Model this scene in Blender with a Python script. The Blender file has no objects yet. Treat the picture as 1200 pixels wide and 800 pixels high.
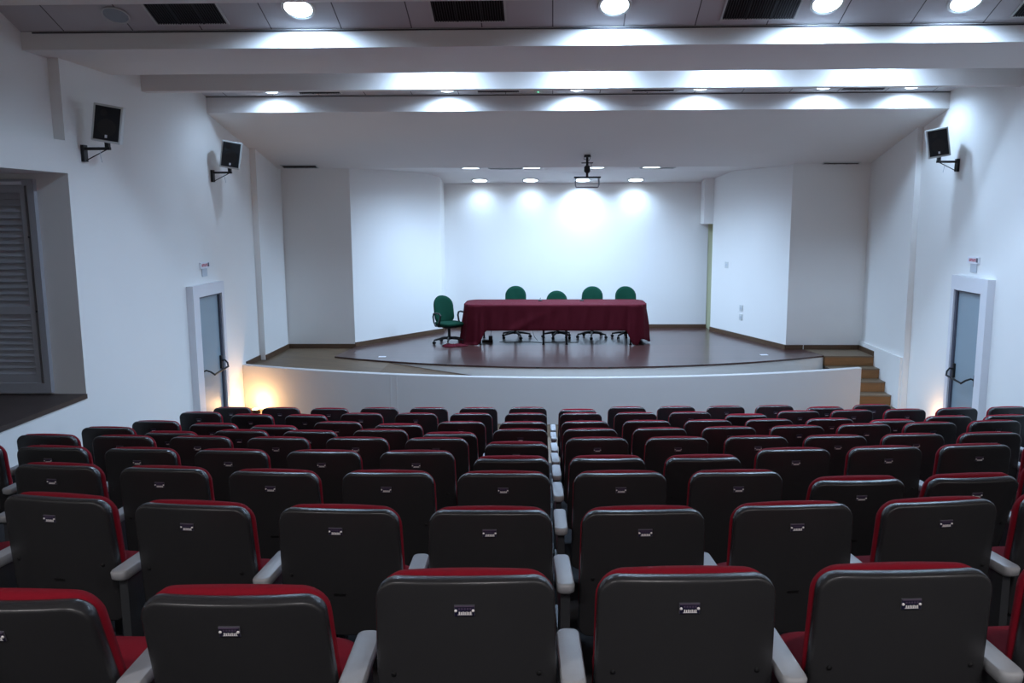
import bpy, bmesh, math, random
from mathutils import Vector, Matrix
random.seed(7)
C = bpy.context.scene.collection
PI = math.pi
ZC = 3.15          # eye height above the front floor

# ------------------------------------------------------------------ materials
def rgb(r, g, b):
    f = lambda c: (c/255/12.92) if c/255 <= 0.04045 else ((c/255+0.055)/1.055)**2.4
    return (f(r), f(g), f(b), 1.0)

def mat(name, col, rough=0.6, metal=0.0, noise=0.0, nscale=20.0, bump=0.0, bscale=200.0, spec=0.5, coat=0.0, sheen=0.0):
    m = bpy.data.materials.new(name); m.use_nodes = True
    nt = m.node_tree; b = nt.nodes['Principled BSDF']
    b.inputs['Base Color'].default_value = col
    b.inputs['Roughness'].default_value = rough
    b.inputs['Metallic'].default_value = metal
    b.inputs['Specular IOR Level'].default_value = spec
    b.inputs['Coat Weight'].default_value = coat
    b.inputs['Sheen Weight'].default_value = sheen
    tc = nt.nodes.new('ShaderNodeTexCoord')
    if noise > 0:
        n = nt.nodes.new('ShaderNodeTexNoise'); n.inputs['Scale'].default_value = nscale
        n.inputs['Detail'].default_value = 6
        nt.links.new(tc.outputs['Object'], n.inputs['Vector'])
        r = nt.nodes.new('ShaderNodeMapRange')
        r.inputs['To Min'].default_value = 1-noise; r.inputs['To Max'].default_value = 1+noise
        nt.links.new(n.outputs['Fac'], r.inputs['Value'])
        h = nt.nodes.new('ShaderNodeVectorMath'); h.operation = 'SCALE'
        h.inputs[0].default_value = col[:3]
        nt.links.new(r.outputs['Result'], h.inputs['Scale'])
        nt.links.new(h.outputs['Vector'], b.inputs['Base Color'])
    if bump > 0:
        n2 = nt.nodes.new('ShaderNodeTexNoise'); n2.inputs['Scale'].default_value = bscale
        n2.inputs['Detail'].default_value = 3
        nt.links.new(tc.outputs['Object'], n2.inputs['Vector'])
        bp = nt.nodes.new('ShaderNodeBump'); bp.inputs['Strength'].default_value = bump
        bp.inputs['Distance'].default_value = 0.01
        nt.links.new(n2.outputs['Fac'], bp.inputs['Height'])
        nt.links.new(bp.outputs['Normal'], b.inputs['Normal'])
    return m

def emis(name, col, strength):
    m = bpy.data.materials.new(name); m.use_nodes = True
    b = m.node_tree.nodes['Principled BSDF']
    b.inputs['Base Color'].default_value = col
    b.inputs['Emission Color'].default_value = col
    b.inputs['Emission Strength'].default_value = strength
    return m

def wood(name, c1, c2, rough, plank, length, gap, coat=0.0, rot=0.0, grain=1.0):
    """boards with thin joints, from a brick texture and a stretched noise grain"""
    m = bpy.data.materials.new(name); m.use_nodes = True
    nt = m.node_tree; b = nt.nodes['Principled BSDF']; L = nt.links
    tc = nt.nodes.new('ShaderNodeTexCoord'); mp = nt.nodes.new('ShaderNodeMapping')
    mp.inputs['Rotation'].default_value = (0, 0, rot)
    L.new(tc.outputs['Object'], mp.inputs['Vector'])
    br = nt.nodes.new('ShaderNodeTexBrick')
    br.inputs['Color1'].default_value = c1; br.inputs['Color2'].default_value = c2
    br.inputs['Mortar'].default_value = (c1[0]*.35, c1[1]*.35, c1[2]*.35, 1)
    br.inputs['Scale'].default_value = 1.0; br.inputs['Mortar Size'].default_value = gap
    br.inputs['Brick Width'].default_value = length; br.inputs['Row Height'].default_value = plank
    L.new(mp.outputs['Vector'], br.inputs['Vector'])
    mp2 = nt.nodes.new('ShaderNodeMapping'); mp2.inputs['Scale'].default_value = (2, 30, 30)
    mp2.inputs['Rotation'].default_value = (0, 0, rot)
    L.new(tc.outputs['Object'], mp2.inputs['Vector'])
    n = nt.nodes.new('ShaderNodeTexNoise'); n.inputs['Scale'].default_value = 1.5; n.inputs['Detail'].default_value = 8
    L.new(mp2.outputs['Vector'], n.inputs['Vector'])
    r = nt.nodes.new('ShaderNodeMapRange'); r.inputs['To Min'].default_value = 1-.3*grain; r.inputs['To Max'].default_value = 1+.3*grain
    L.new(n.outputs['Fac'], r.inputs['Value'])
    s = nt.nodes.new('ShaderNodeVectorMath'); s.operation = 'SCALE'
    L.new(br.outputs['Color'], s.inputs[0]); L.new(r.outputs['Result'], s.inputs['Scale'])
    L.new(s.outputs['Vector'], b.inputs['Base Color'])
    b.inputs['Roughness'].default_value = rough; b.inputs['Coat Weight'].default_value = coat
    b.inputs['Coat Roughness'].default_value = 0.15
    return m

def tiles(name, col, line, w, h, gap):
    m = bpy.data.materials.new(name); m.use_nodes = True
    nt = m.node_tree; b = nt.nodes['Principled BSDF']; L = nt.links
    tc = nt.nodes.new('ShaderNodeTexCoord')
    br = nt.nodes.new('ShaderNodeTexBrick'); br.offset = 0.0
    br.inputs['Color1'].default_value = col; br.inputs['Color2'].default_value = (col[0]*.93, col[1]*.93, col[2]*.93, 1)
    br.inputs['Mortar'].default_value = line
    br.inputs['Scale'].default_value = 1; br.inputs['Mortar Size'].default_value = gap
    br.inputs['Brick Width'].default_value = w; br.inputs['Row Height'].default_value = h
    L.new(tc.outputs['Object'], br.inputs['Vector']); L.new(br.outputs['Color'], b.inputs['Base Color'])
    b.inputs['Roughness'].default_value = 0.9
    return m

M = {}
M['wall']     = mat('white_wall_paint', rgb(237, 236, 233), 0.75, noise=.015, nscale=1.5, bump=.08, bscale=90)
M['lowwall']  = mat('pale_grey_low_wall', rgb(196, 192, 190), 0.8, noise=.015, nscale=1.5, bump=.08, bscale=90)  # low front wall, greyer and darker than the other walls
M['ceil']     = mat('white_ceiling_paint', rgb(228, 225, 222), 0.85, noise=.015, nscale=2, bump=.05, bscale=60)
M['tile']     = tiles('acoustic_ceiling_tile', rgb(205, 203, 205), rgb(95, 92, 95), 0.69, 1.4, 0.006)
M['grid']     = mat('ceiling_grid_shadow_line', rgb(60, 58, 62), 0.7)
M['stage']    = wood('dark_varnished_stage_boards', rgb(66, 42, 40), rgb(80, 52, 48), 0.28, 0.12, 1.8, 0.002, coat=.35, grain=.5)
M['floor']    = wood('brown_wood_floor', rgb(112, 92, 70), rgb(98, 80, 60), 0.5, 0.2, 1.2, 0.003, rot=.4, grain=.6)
M['ramp']     = wood('darker_brown_ramp_boards', rgb(96, 72, 44), rgb(86, 64, 40), 0.55, 0.2, 1.2, 0.003, rot=.4, grain=.5)
M['tierfloor']= mat('dark_carpeted_tier', rgb(38, 36, 38), 0.95, noise=.2, nscale=40, bump=.3)
M['stairs']   = wood('orange_brown_stair_wood', rgb(134, 92, 52), rgb(146, 102, 60), 0.5, 0.35, 1.6, 0.002)
M['tread']    = wood('worn_brown_tread', rgb(122, 104, 84), rgb(112, 96, 78), 0.5, 0.35, 1.6, 0.002)
M['base']     = wood('brown_wood_baseboard', rgb(88, 64, 44), rgb(80, 58, 40), 0.5, 0.5, 2.2, 0.002)
M['sill']     = mat('dark_brown_sill', rgb(60, 48, 44), 0.5, noise=.15, nscale=8)
M['shell']    = mat('charcoal_plastic_shell', rgb(46, 46, 48), 0.27, noise=.05, nscale=9, bump=.08, bscale=420, spec=.5)
M['red']      = mat('wine_red_upholstery', rgb(134, 14, 34), 0.85, noise=.12, nscale=120, bump=.35, bscale=600, spec=.2)
M['arm']      = mat('grey_plastic_armrest', rgb(158, 160, 164), 0.38, noise=.05, nscale=30, bump=.08, bscale=300)
M['post']     = mat('dark_grey_metal_post', rgb(70, 72, 76), 0.4, metal=.4)
M['chrome']   = mat('bright_metal', rgb(215, 215, 215), 0.22, metal=.9)
M['chrome_dull'] = mat('dull_metal_rim', rgb(110, 108, 118), 0.4, metal=.5)
M['navy']     = mat('navy_label_plate', rgb(24, 22, 52), 0.35)
M['white_ink']= mat('white_print', rgb(245, 240, 240), 0.5)
M['faint_ink']= mat('faint_mauve_print', rgb(92, 76, 100), 0.5)
M['black']    = mat('black_plastic', rgb(16, 16, 18), 0.45)
M['blackm']   = mat('black_painted_metal', rgb(20, 20, 23), 0.4, metal=.3)
M['grille']   = mat('black_speaker_grille', rgb(14, 15, 19), 0.7, noise=.4, nscale=300, bump=.4, bscale=500)
M['white_pl'] = mat('off_white_plastic', rgb(205, 208, 206), 0.45)
M['green']    = mat('dark_green_fabric', rgb(5, 58, 42), 0.85, noise=.12, nscale=80, bump=.3, bscale=500, spec=.2)
M['cloth']    = mat('wine_red_tablecloth', rgb(82, 7, 25), 0.8, noise=.08, nscale=60, bump=.25, bscale=600, spec=.2)
M['shutter']  = mat('grey_white_shutter_paint', rgb(172, 173, 178), 0.55, noise=.04, nscale=5)
M['vent']     = mat('dark_vent_slats', rgb(44, 44, 50), 0.5, metal=.3)
M['ventdark'] = mat('vent_duct_black', rgb(8, 8, 9), 0.9)
M['glass']    = mat('frosted_blue_grey_door_glass', rgb(142, 158, 168), 0.45, spec=.6, noise=.03, nscale=3)
M['doorwhite']= mat('white_door_paint', rgb(222, 222, 226), 0.5)
M['jamb']     = mat('dark_jamb', rgb(78, 78, 90), 0.5)
M['metal']    = mat('brushed_grey_metal', rgb(140, 140, 145), 0.3, metal=.9)
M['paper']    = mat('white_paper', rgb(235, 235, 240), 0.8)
M['redink']   = mat('red_print', rgb(190, 40, 70), 0.6)
M['clear']    = mat('pale_grey_plastic', rgb(190, 196, 204), 0.3)
M['cream']    = mat('pale_cream_corridor_paint', rgb(226, 228, 190), 0.8)
M['lamp']     = emis('cool_white_lamp', (0.80, 0.93, 1.0, 1), 16.0)
M['lampdim']  = emis('cool_white_lamp_far', (0.80, 0.93, 1.0, 1), 9.0)
M['warm']     = emis('warm_lamp', (1.0, 0.62, 0.28, 1), 12.0)
M['led']      = emis('green_led', (0.1, 1.0, 0.4, 1), 6.0)

# ------------------------------------------------------------------ mesh helpers
class MB:
    def __init__(self): self.bm = bmesh.new()
    def add(self, pts, faces):
        vs = [self.bm.verts.new(p) for p in pts]
        for f in faces:
            try: self.bm.faces.new([vs[i] for i in f])
            except ValueError: pass
        return self
    def box(self, x0, x1, y0, y1, z0, z1, m=None):
        p = [Vector((x, y, z)) for z in (z0, z1) for y in (y0, y1) for x in (x0, x1)]
        if m: p = [m @ q for q in p]
        return self.add(p, [(0,2,3,1),(4,5,7,6),(0,1,5,4),(2,6,7,3),(0,4,6,2),(1,3,7,5)])
    def prism(self, poly, z0, z1):
        n = len(poly)
        p = [(x, y, z0) for x, y in poly] + [(x, y, z1) for x, y in poly]
        return self.add(p, [tuple(range(n))[::-1], tuple(range(n, 2*n))] + [(i, (i+1) % n, (i+1) % n+n, i+n) for i in range(n)])
    def prism_x(self, poly, x0, x1):          # poly in (y, z)
        n = len(poly)
        p = [(x0, y, z) for y, z in poly] + [(x1, y, z) for y, z in poly]
        return self.add(p, [tuple(range(n))[::-1], tuple(range(n, 2*n))] + [(i, (i+1) % n, (i+1) % n+n, i+n) for i in range(n)])
    def tube(self, path, r, n=10, closed=False):
        path = [Vector(p) for p in path]; rings = []
        rs = r if isinstance(r, (list, tuple)) else [r]*len(path)
        up = Vector((0, 0, 1)); prev = None
        for i, p in enumerate(path):
            if closed: t = path[(i+1) % len(path)] - path[i-1]
            else: t = path[min(i+1, len(path)-1)] - path[max(i-1, 0)]
            t.normalize()
            if prev is None:
                a = t.cross(up) if abs(t.dot(up)) < .95 else t.cross(Vector((1, 0, 0)))
            else: a = prev - t*prev.dot(t)
            a.normalize(); b = t.cross(a); prev = a
            rings.append([self.bm.verts.new(p + (a*math.cos(2*PI*k/n) + b*math.sin(2*PI*k/n))*rs[i]) for k in range(n)])
        m = len(rings)
        for i in range(m if closed else m-1):
            A, B = rings[i], rings[(i+1) % m]
            for k in range(n): self.bm.faces.new((A[k], A[(k+1) % n], B[(k+1) % n], B[k]))
        if not closed:
            self.bm.faces.new(rings[0][::-1]); self.bm.faces.new(rings[-1])
        return self
    def lathe(self, prof, n=24, m=None):      # prof: (r, z)
        rings = []
        for r, z in prof:
            ring = []
            for k in range(n):
                q = Vector((r*math.cos(2*PI*k/n), r*math.sin(2*PI*k/n), z))
                ring.append(self.bm.verts.new(m @ q if m else q))
            rings.append(ring)
        for A, B in zip(rings, rings[1:]):
            for k in range(n): self.bm.faces.new((A[k], A[(k+1) % n], B[(k+1) % n], B[k]))
        self.bm.faces.new(rings[0][::-1]); self.bm.faces.new(rings[-1])
        return self
    def layers(self, loops, cap0=None, cap1=None):   # loops of equal length
        R = [[self.bm.verts.new(p) for p in lp] for lp in loops]; n = len(R[0])
        for A, B in zip(R, R[1:]):
            for k in range(n): self.bm.faces.new((A[k], A[(k+1) % n], B[(k+1) % n], B[k]))
        for ring, cp in ((R[0], cap0), (R[-1], cap1)):
            if cp is None: self.bm.faces.new(ring)
            else:
                c = self.bm.verts.new(cp)
                for k in range(n): self.bm.faces.new((ring[k], ring[(k+1) % n], c))
        return self
    def mesh(self, name, material, smooth=True, angle=40):
        bmesh.ops.recalc_face_normals(self.bm, faces=self.bm.faces)
        me = bpy.data.meshes.new(name); self.bm.to_mesh(me); self.bm.free()
        ms = material if isinstance(material, (list, tuple)) else [material]
        for q in ms: me.materials.append(q)
        if smooth:
            for p in me.polygons: p.use_smooth = True
            me.set_sharp_from_angle(angle=math.radians(angle))
        return me
    def build(self, name, material, parent=None, loc=(0, 0, 0), rot=(0, 0, 0), smooth=True, angle=40):
        return link(name, self.mesh(name, material, smooth, angle), parent, loc, rot)

def link(name, me, parent=None, loc=(0, 0, 0), rot=(0, 0, 0)):
    o = bpy.data.objects.new(name, me); C.objects.link(o)
    o.parent = parent; o.location = loc; o.rotation_euler = rot
    return o

def thing(name, label, cat, loc=(0, 0, 0), rot=(0, 0, 0), group=None):
    o = bpy.data.objects.new(name, None); C.objects.link(o); o.empty_display_size = .1
    o.location = loc; o.rotation_euler = rot; o['label'] = label; o['category'] = cat
    if group: o['group'] = group
    return o

def tag(o, label, cat, group=None):
    o['label'] = label; o['category'] = cat
    if group: o['group'] = group
    return o

def struct(o): o['kind'] = 'structure'; return o

def copy_tree(o, parent=None):
    c = o.copy(); C.objects.link(c); c.parent = parent
    for ch in list(o.children): copy_tree(ch, c)
    return c

def rrect(hw, z0, z1, r, n=7, crown=0.0, hwb=None, rb=None):
    """rounded rectangle loop in (x, z); hwb = half width at the bottom"""
    hwb = hw if hwb is None else hwb; rb = r if rb is None else rb
    P = []
    for cx, cz, a0, rr in ((hw-r, z1-r, 0, r), (-(hw-r), z1-r, 90, r), (-(hwb-rb), z0+rb, 180, rb), (hwb-rb, z0+rb, 270, rb)):
        for k in range(n+1):
            a = math.radians(a0 + 90*k/n); P.append([cx+rr*math.cos(a), cz+rr*math.sin(a)])
        if a0 == 0:       # top edge samples
            for k in range(1, 6):
                P.append([(hw-r)*(1-2*k/6), z1])
        if a0 == 90:
            for k in range(1, 5):
                t = k/5; P.append([-(hw+(hwb-hw)*t), (z1-r)+((z0+rb)-(z1-r))*t])
        if a0 == 180:
            for k in range(1, 6): P.append([-(hwb-rb)*(1-2*k/6), z0])
        if a0 == 270:
            for k in range(1, 5):
                t = k/5; P.append([(hwb+(hw-hwb)*t), (z0+rb)+((z1-r)-(z0+rb))*t])
    for p in P:
        if p[1] > z1-r-1e-6: p[1] += crown*(1-(p[0]/hw)**2)
    return P

def inset(P, d):
    n = len(P); Q = []
    for i in range(n):
        a, b, c = P[i-1], P[i], P[(i+1) % n]
        tx, tz = c[0]-a[0], c[1]-a[1]; l = math.hypot(tx, tz) or 1
        Q.append([b[0]-tz/l*d, b[1]+tx/l*d])
    return Q
def scaled(P, s, c):
    return [[c[0]+(p[0]-c[0])*s, c[1]+(p[1]-c[1])*s] for p in P]

# ------------------------------------------------------------------ camera
cam = bpy.data.cameras.new('camera'); co = bpy.data.objects.new('camera', cam); C.objects.link(co)
cam.sensor_fit = 'HORIZONTAL'; cam.sensor_width = 36; cam.lens = 980/1200*36
cam.shift_x = -(624-600)/1200; cam.clip_start = .05; cam.clip_end = 100
ps, th, ro = math.radians(1.4), math.radians(8.5), 0.0035
F = Vector((-math.sin(ps)*math.cos(th), math.cos(ps)*math.cos(th), -math.sin(th)))
R0 = Vector((math.cos(ps), math.sin(ps), 0)); U0 = R0.cross(F)
R = R0*math.cos(ro)-U0*math.sin(ro); U = U0*math.cos(ro)+R0*math.sin(ro)
mw = Matrix((R, U, -F)).transposed().to_4x4(); mw.translation = (0, 0, ZC)
co.matrix_world = mw
bpy.context.scene.camera = co

# ------------------------------------------------------------------ room constants
XL, XR = -5.15, 5.78            # side walls beside the seats
XL2, XR2 = -5.05, 5.69          # side walls beyond the pilaster step
TOP = 6.6
S = 0.70                        # stage level
ROWS = {  # c0, c1, c2 : y of the row = c0 + c1 (x-.2) + c2 (x-.2)^2
 1: (1.985, .045, .015), 2: (2.917, .040, .045), 3: (3.903, .026, .023), 4: (4.869, .034, .016), 5: (5.804, .028, .010),
 6: (6.717, .044, .012), 7: (7.654, .038, .008), 8: (8.708, .031, .008), 9: (9.72, .031, .005)}
def tier_z(i): return .17*(9-i)
def row_y(i, x):
    if i < 1: return 2.015-.97*(1-i)
    a, b, c = ROWS[i]; t = x-.2
    return a + b*t + c*t*t

# floor: curved tiers stepping down to the flat floor before the stage
mb = MB(); xs = [-5.3 + 11.25*k/24 for k in range(25)]
def strip(ya, yb, za, zb):
    n = len(xs)
    mb.add([(x, ya(x), za) for x in xs] + [(x, yb(x), zb) for x in xs], [(k, k+1, n+k+1, n+k) for k in range(n-1)])
edge = lambda i: (lambda x: row_y(i, x)-.30)
strip(lambda x: -4.2, edge(1), tier_z(0), tier_z(0))
for i in range(1, 10):
    strip(edge(i), edge(i), tier_z(i-1), tier_z(i))
    strip(edge(i), (edge(i+1) if i < 9 else (lambda x: row_y(9, x)+.75)), tier_z(i), tier_z(i))
mb.add([(-5.3, -4.2, -.05), (5.95, -4.2, -.05), (5.95, 16, -.05), (-5.3, 16, -.05)], [(0, 1, 2, 3)])
struct(mb.build('floor', M['tierfloor'], smooth=False))
mb = MB(); n = len(xs)
mb.add([(x, row_y(9, x)+.75, 0) for x in xs] + [(x, 15.3, 0) for x in xs], [(k, k+1, n+k+1, n+k) for k in range(n-1)])
struct(mb.build('floor_front', M['floor'], smooth=False))

# ------------------------------------------------------------------ walls
# left wall with a deep shuttered alcove near the camera
AY = 8.93; A0, A1 = 1.23, 3.62
mb = MB()
mb.box(XL-.6, XL, AY, 14.4, -.05, TOP)
mb.box(XL2-.7, XL2, 14.4, 15.75, -.05, TOP)
mb.box(XL-2.2, XL, -4.2, AY, -.05, A0-.05)
mb.box(XL-2.2, XL, -4.2, AY, A1, 3.96)
mb.box(XL-2.2, XL-.12, -4.2, AY, 3.96, TOP)
mb.box(XL-2.2, XL, -4.2, 5.2, A0-.05, A1)
mb.box(XL-2.4, XL-2.2, 5.0, AY+.3, A0-.2, A1+.2)
mb.box(XL-2.2, XL-.6, AY, AY+.3, A0-.2, A1+.2)
struct(mb.build('wall_left', M['wall'], smooth=False))
struct(MB().box(XL-2.2, XL+.012, 5.2, AY-.001, A0-.05, A0).build('trim_1', M['sill'], smooth=False))

# right wall, with the step where it thickens beside the stairs and the low dado
mb = MB()
mb.box(XR, XR+.4, -4.2, 13.52, -.05, TOP)
mb.box(XR2, XR+.4, 13.52, 15.45, -.05, TOP)
mb.box(XR2-.035, XR2, 13.56, 15.4, 0, .86)
struct(mb.build('wall_right', M['wall'], smooth=False))
struct(MB().box(XL-2.2, XR+.4, -4.4, -4.2, -.05, TOP).build('wall_rear', M['wall'], smooth=False))

# stage enclosure: side panels, splayed wings, back wall, bulkhead at the right
LW = [(XL2-.2, 15.7), (-3.77, 15.7), (-2.36, 17.75), (-2.36, 18.4), (-2.6, 18.6), (-3.2, 18.6), (-4.2, 16.2), (XL2-.2, 16.0)]
struct(MB().prism(LW, -.05, 5.0).build('wall_stage_left', M['wall'], smooth=False))
RW = [(XR+.2, 15.4), (4.31, 15.4), (3.40, 18.0), (3.62, 18.05), (4.55, 15.7), (XR+.2, 15.7)]
struct(MB().prism(RW, -.05, 5.0).build('wall_stage_right', M['wall'], smooth=False))
struct(MB().box(-2.6, 3.375, 18.4, 18.6, -.05, 5.0).build('wall_stage_back', M['wall'], smooth=False))
mb = MB(); mb.box(3.20, 3.405, 17.99, 18.41, 2.98, 4.6)
struct(mb.build('wall_bulkhead', M['wall'], smooth=False))
mb = MB(); mb.box(3.32, 6.0, 18.42, 18.6, -.05, 5.0); mb.box(3.4, 6.0, 18.0, 18.45, 2.98, 3.1)
struct(mb.build('wall_corridor', M['cream'], smooth=False))

# low curved wall in front of the ramp
WC, WR = (.2, 25.95), 13.5
def arc(c, r, x): return c[1]-math.sqrt(r*r-(x-c[0])**2)
mb = MB(); wx = [XL + (4.95-XL)*k/60 for k in range(61)]
poly = [(x, arc(WC, WR, x)) for x in wx] + [(x, arc(WC, WR-.12, x)) for x in wx[::-1]]
mb.prism(poly, 0, .73)
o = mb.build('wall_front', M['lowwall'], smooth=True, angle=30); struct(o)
bv = o.modifiers.new('edge', 'BEVEL'); bv.width = .008; bv.segments = 2; bv.limit_method = 'ANGLE'; bv.angle_limit = 1.0
mb = MB()   # joint cover strips on the low wall
for x in (-2.52, -2.42):
    mb.box(x-.008, x+.008, arc(WC, WR, x)-.006, arc(WC, WR, x)+.02, .0, .727)
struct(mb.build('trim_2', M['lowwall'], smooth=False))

# stage platform with its white curved fascia, left side floor, ramp
SC, SR = (.35, 22.54), 9.0
sx = [-3.88 + (4.79+3.88)*k/48 for k in range(49)]
top = [(x, arc(SC, SR, x)) for x in sx] + [(4.64, 15.4), (4.31, 15.4), (3.40, 18.0), (3.42, 18.45), (-2.36, 18.4), (-2.36, 17.75), (-3.77, 15.7)]
struct(MB().prism(top, S-.028, S).build('floor_stage', M['stage'], smooth=False))
fx = [-2.9 + (4.79+2.9)*k/44 for k in range(45)]
poly = [(x, arc(SC, SR-.012, x)) for x in fx] + [(4.78, 15.38)] + [(x, arc(SC, SR-.2, x)) for x in fx[::-1]][1:]
struct(MB().prism(poly, 0, S-.029).build('trim_3', M['wall'], smooth=False))
lx = [-3.88 + (3.88-2.8)*k/10 for k in range(11)]; bx = [XL + (-2.8-XL)*k/20 for k in range(21)]
ins = lambda x: arc(WC, WR-.12, x)
poly = [(-2.8, ins(-2.8))] + [(x, arc(SC, SR-.014, x)) for x in lx[::-1]] + [(-3.77, 15.7), (XL2, 15.7), (XL2, 14.4), (XL, 14.4)] + [(x, ins(x)) for x in bx[:-1]]
struct(MB().prism(poly, .3, S-.029).build('floor_side', M['floor'], smooth=False))
mb = MB(); rx = [-2.8 + 7.4*k/40 for k in range(41)]
rz = lambda x: max(0.004, (S-.029)*(1-(x+2.8)/7.0))
n = len(rx)
mb.add([(x, ins(x), rz(x)) for x in rx] + [(x, arc(SC, SR-.014, x), rz(x)) for x in rx], [(k, k+1, n+k+1, n+k) for k in range(n-1)])
struct(mb.build('floor_ramp', M['ramp'], smooth=False))

# stairs at the right
st = bpy.data.objects.new('stairs', None); C.objects.link(st); st['kind'] = 'structure'
X0, X1 = 4.80, XR2-.036
for k in range(4):
    y0 = 13.82+.28*k; y1 = 15.39 if k == 3 else 14.66+.0
    z = .175*(k+1)
    MB().box(X0, X1, y0+.012, y1 if k == 3 else y0+.292, .175*k, z-.024).build('riser', M['stairs'], st, smooth=False)
    MB().box(X0 if k < 3 else 4.66, X1, (y0 if k < 3 else 14.72), (y0+.29 if k < 3 else 15.39), z-.0235, z).build('tread', M['tread'], st, smooth=False) if k < 3 else \
        MB().prism([(4.802, y0), (X1, y0), (X1, 15.39), (4.645, 15.39), (4.802, 14.73)], z-.0235, z+.0005).build('tread', M['tread'], st, smooth=False)

# baseboards
def board(name, pts, z0, h=.085, t=.018):
    mb = MB()
    for (xa, ya), (xb, yb) in zip(pts, pts[1:]):
        d = Vector((xb-xa, yb-ya)).normalized(); nx, ny = d.y*t, -d.x*t
        mb.prism([(xa, ya), (xb, yb), (xb+nx, yb+ny), (xa+nx, ya+ny)], z0, z0+h)
    return struct(mb.build(name, M['base'], smooth=False))
board('baseboard_left', [(XL, 13.72), (XL, 14.39)], S-.028)
board('baseboard_left_step', [(XL2, 14.4), (XL2, 15.69)], S-.028)
board('baseboard_panel_left', [(XL2+.018, 15.7), (-3.77, 15.7)], S-.028)
board('baseboard_wing_left', [(-3.77, 15.7), (-2.36, 17.75), (-2.36, 18.39)], S)
board('baseboard_back', [(-2.36, 18.4), (3.375, 18.4)], S)
board('baseboard_wing_right', [(3.40, 18.0), (4.31, 15.4), (4.62, 15.4)], S)
board('baseboard_landing', [(4.64, 15.4), (XR2-.036, 15.4)], S)
board('baseboard_stairs', [(XR2-.036, 15.38), (XR2-.036, 14.67)], S)

# ------------------------------------------------------------------ ceiling
SL = .42
SLF = .15
def bay(name, y1, z1, y0, SL=SL):     # tile bay sloping down towards the stage
    L = math.hypot(y1-y0, (y1-y0)*SL); a = math.atan(SL)
    me = MB().add([(XL-.2, -L, 0), (XR+.2, -L, 0), (XR+.2, 0, 0), (XL-.2, 0, 0), (XL-.2, -L, .03), (XR+.2, -L, .03), (XR+.2, 0, .03), (XL-.2, 0, .03)],
        [(0,1,2,3),(4,5,6,7),(0,1,5,4),(1,2,6,5),(2,3,7,6),(3,0,4,7)]).mesh(name, M['tile'], False)
    o = link(name, me, None, (0, y1, z1), (-a, 0, 0)); return struct(o)
bay('ceiling_bay_near', 8.52, 4.975, 7.2)
bay('ceiling_bay_far', 12.7, 4.93, 10.8, SLF)
mb = MB(); mb.box(XL-.2, XR+.2, 10.0, 10.7, 5.25, 5.3); mb.box(XL-.2, XR+.2, -4.3, 7.3, 5.75, 5.85)
mb.box(XL-2.3, XR+.4, -4.3, 19, TOP, TOP+.1)
struct(mb.build('ceiling', M['ceil'], smooth=False))
def beam(name, y0, y1, z0, z1):
    return struct(MB().box(XL-.14, XR+.02, y0, y1, z0, z1).build(name, M['ceil'], smooth=False))
beam('trim_4', 7.15, 7.88, 5.07, 6.3)
beam('trim_5', 8.52, 10.0, 4.80, 6.3)
beam('trim_6', 10.70, 10.85, 4.715, 6.3)
beam('trim_7', 4.2, 4.6, 5.3, 6.3)
struct(MB().prism_x([(12.7, 4.69), (15.55, 4.035), (15.55, 6.3), (12.7, 6.3)], XL-.1, XR+.1).build('trim_8', M['ceil'], smooth=False))
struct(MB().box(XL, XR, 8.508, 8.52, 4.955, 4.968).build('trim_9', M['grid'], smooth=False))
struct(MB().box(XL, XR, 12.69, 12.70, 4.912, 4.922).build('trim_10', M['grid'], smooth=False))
struct(MB().prism_x([(15.55, 4.045), (17.3, 4.045), (18.45, 3.852), (18.45, 4.3), (15.55, 4.3)], XL2, XR2).build('ceiling_stage', M['ceil'], smooth=False))

# ------------------------------------------------------------------ downlights
COOL = (0.50, 0.71, 1.0)
NEUT = (.98, .94, .95)
def downlight(loc, r, label, group, power, ang=0.0, lamp='lamp', cone=158, size=.06, col=COOL, blend=1.0):
    t = thing('ceiling_downlight', label, 'ceiling light', loc, (ang, 0, 0), group)
    MB().lathe([(r*1.0, -.004), (r*1.22, -.008), (r*1.25, 0.0), (r*1.0, .002)], 32).build('trim_ring', M['white_pl'], t)
    MB().lathe([(r*.2, -.0065), (r*.7, -.006), (r*1.0, -.004), (r*1.0, .0)], 32).build('lamp_lens', M[lamp], t)
    ld = bpy.data.lights.new('downlight', 'SPOT'); ld.energy = power; ld.color = col
    ld.spot_size = math.radians(cone); ld.spot_blend = blend; ld.shadow_soft_size = size
    lo = bpy.data.objects.new('downlight_source', ld); C.objects.link(lo); lo.parent = t
    lo.location = (0, 0, -.03); lo.rotation_euler = (-ang, 0, 0)
    return t
A = -math.atan(SL)
zn = lambda y: 4.975+SL*(8.52-y); zf = lambda y: 4.93+SLF*(12.7-y); AF = -math.atan(SLF)
POS = ['leftmost', 'second from the left', 'second from the right', 'rightmost']
P_NEAR, P_SLOT, P_FAR, P_ST, P_BACK, P_FILL = 290, 260, 105, 350, 190, 560
for x, w in zip((-2.40, .58, 2.55, 3.82), POS):
    downlight((x, 8.21, zn(8.21)-.006), .13, 'big round downlight in the nearest sloping ceiling bay, '+w, 'nearest ceiling downlights', P_NEAR, A, cone=164, blend=.7)
FP = ['leftmost', 'second from the left', 'third from the left', 'third from the right', 'second from the right', 'rightmost']
for x, w in zip((-4.09, -1.53, .35, 2.12, 3.88, 5.13), FP):
    downlight((x, 12.45, zf(12.45)-.006), .10, 'small downlight in the narrow tile strip before the sloping soffit, '+w, 'downlights in the narrow tile strip', P_FAR if x > -4 else P_FAR*.6, AF, 'lampdim', cone=168, blend=.6)
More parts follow.
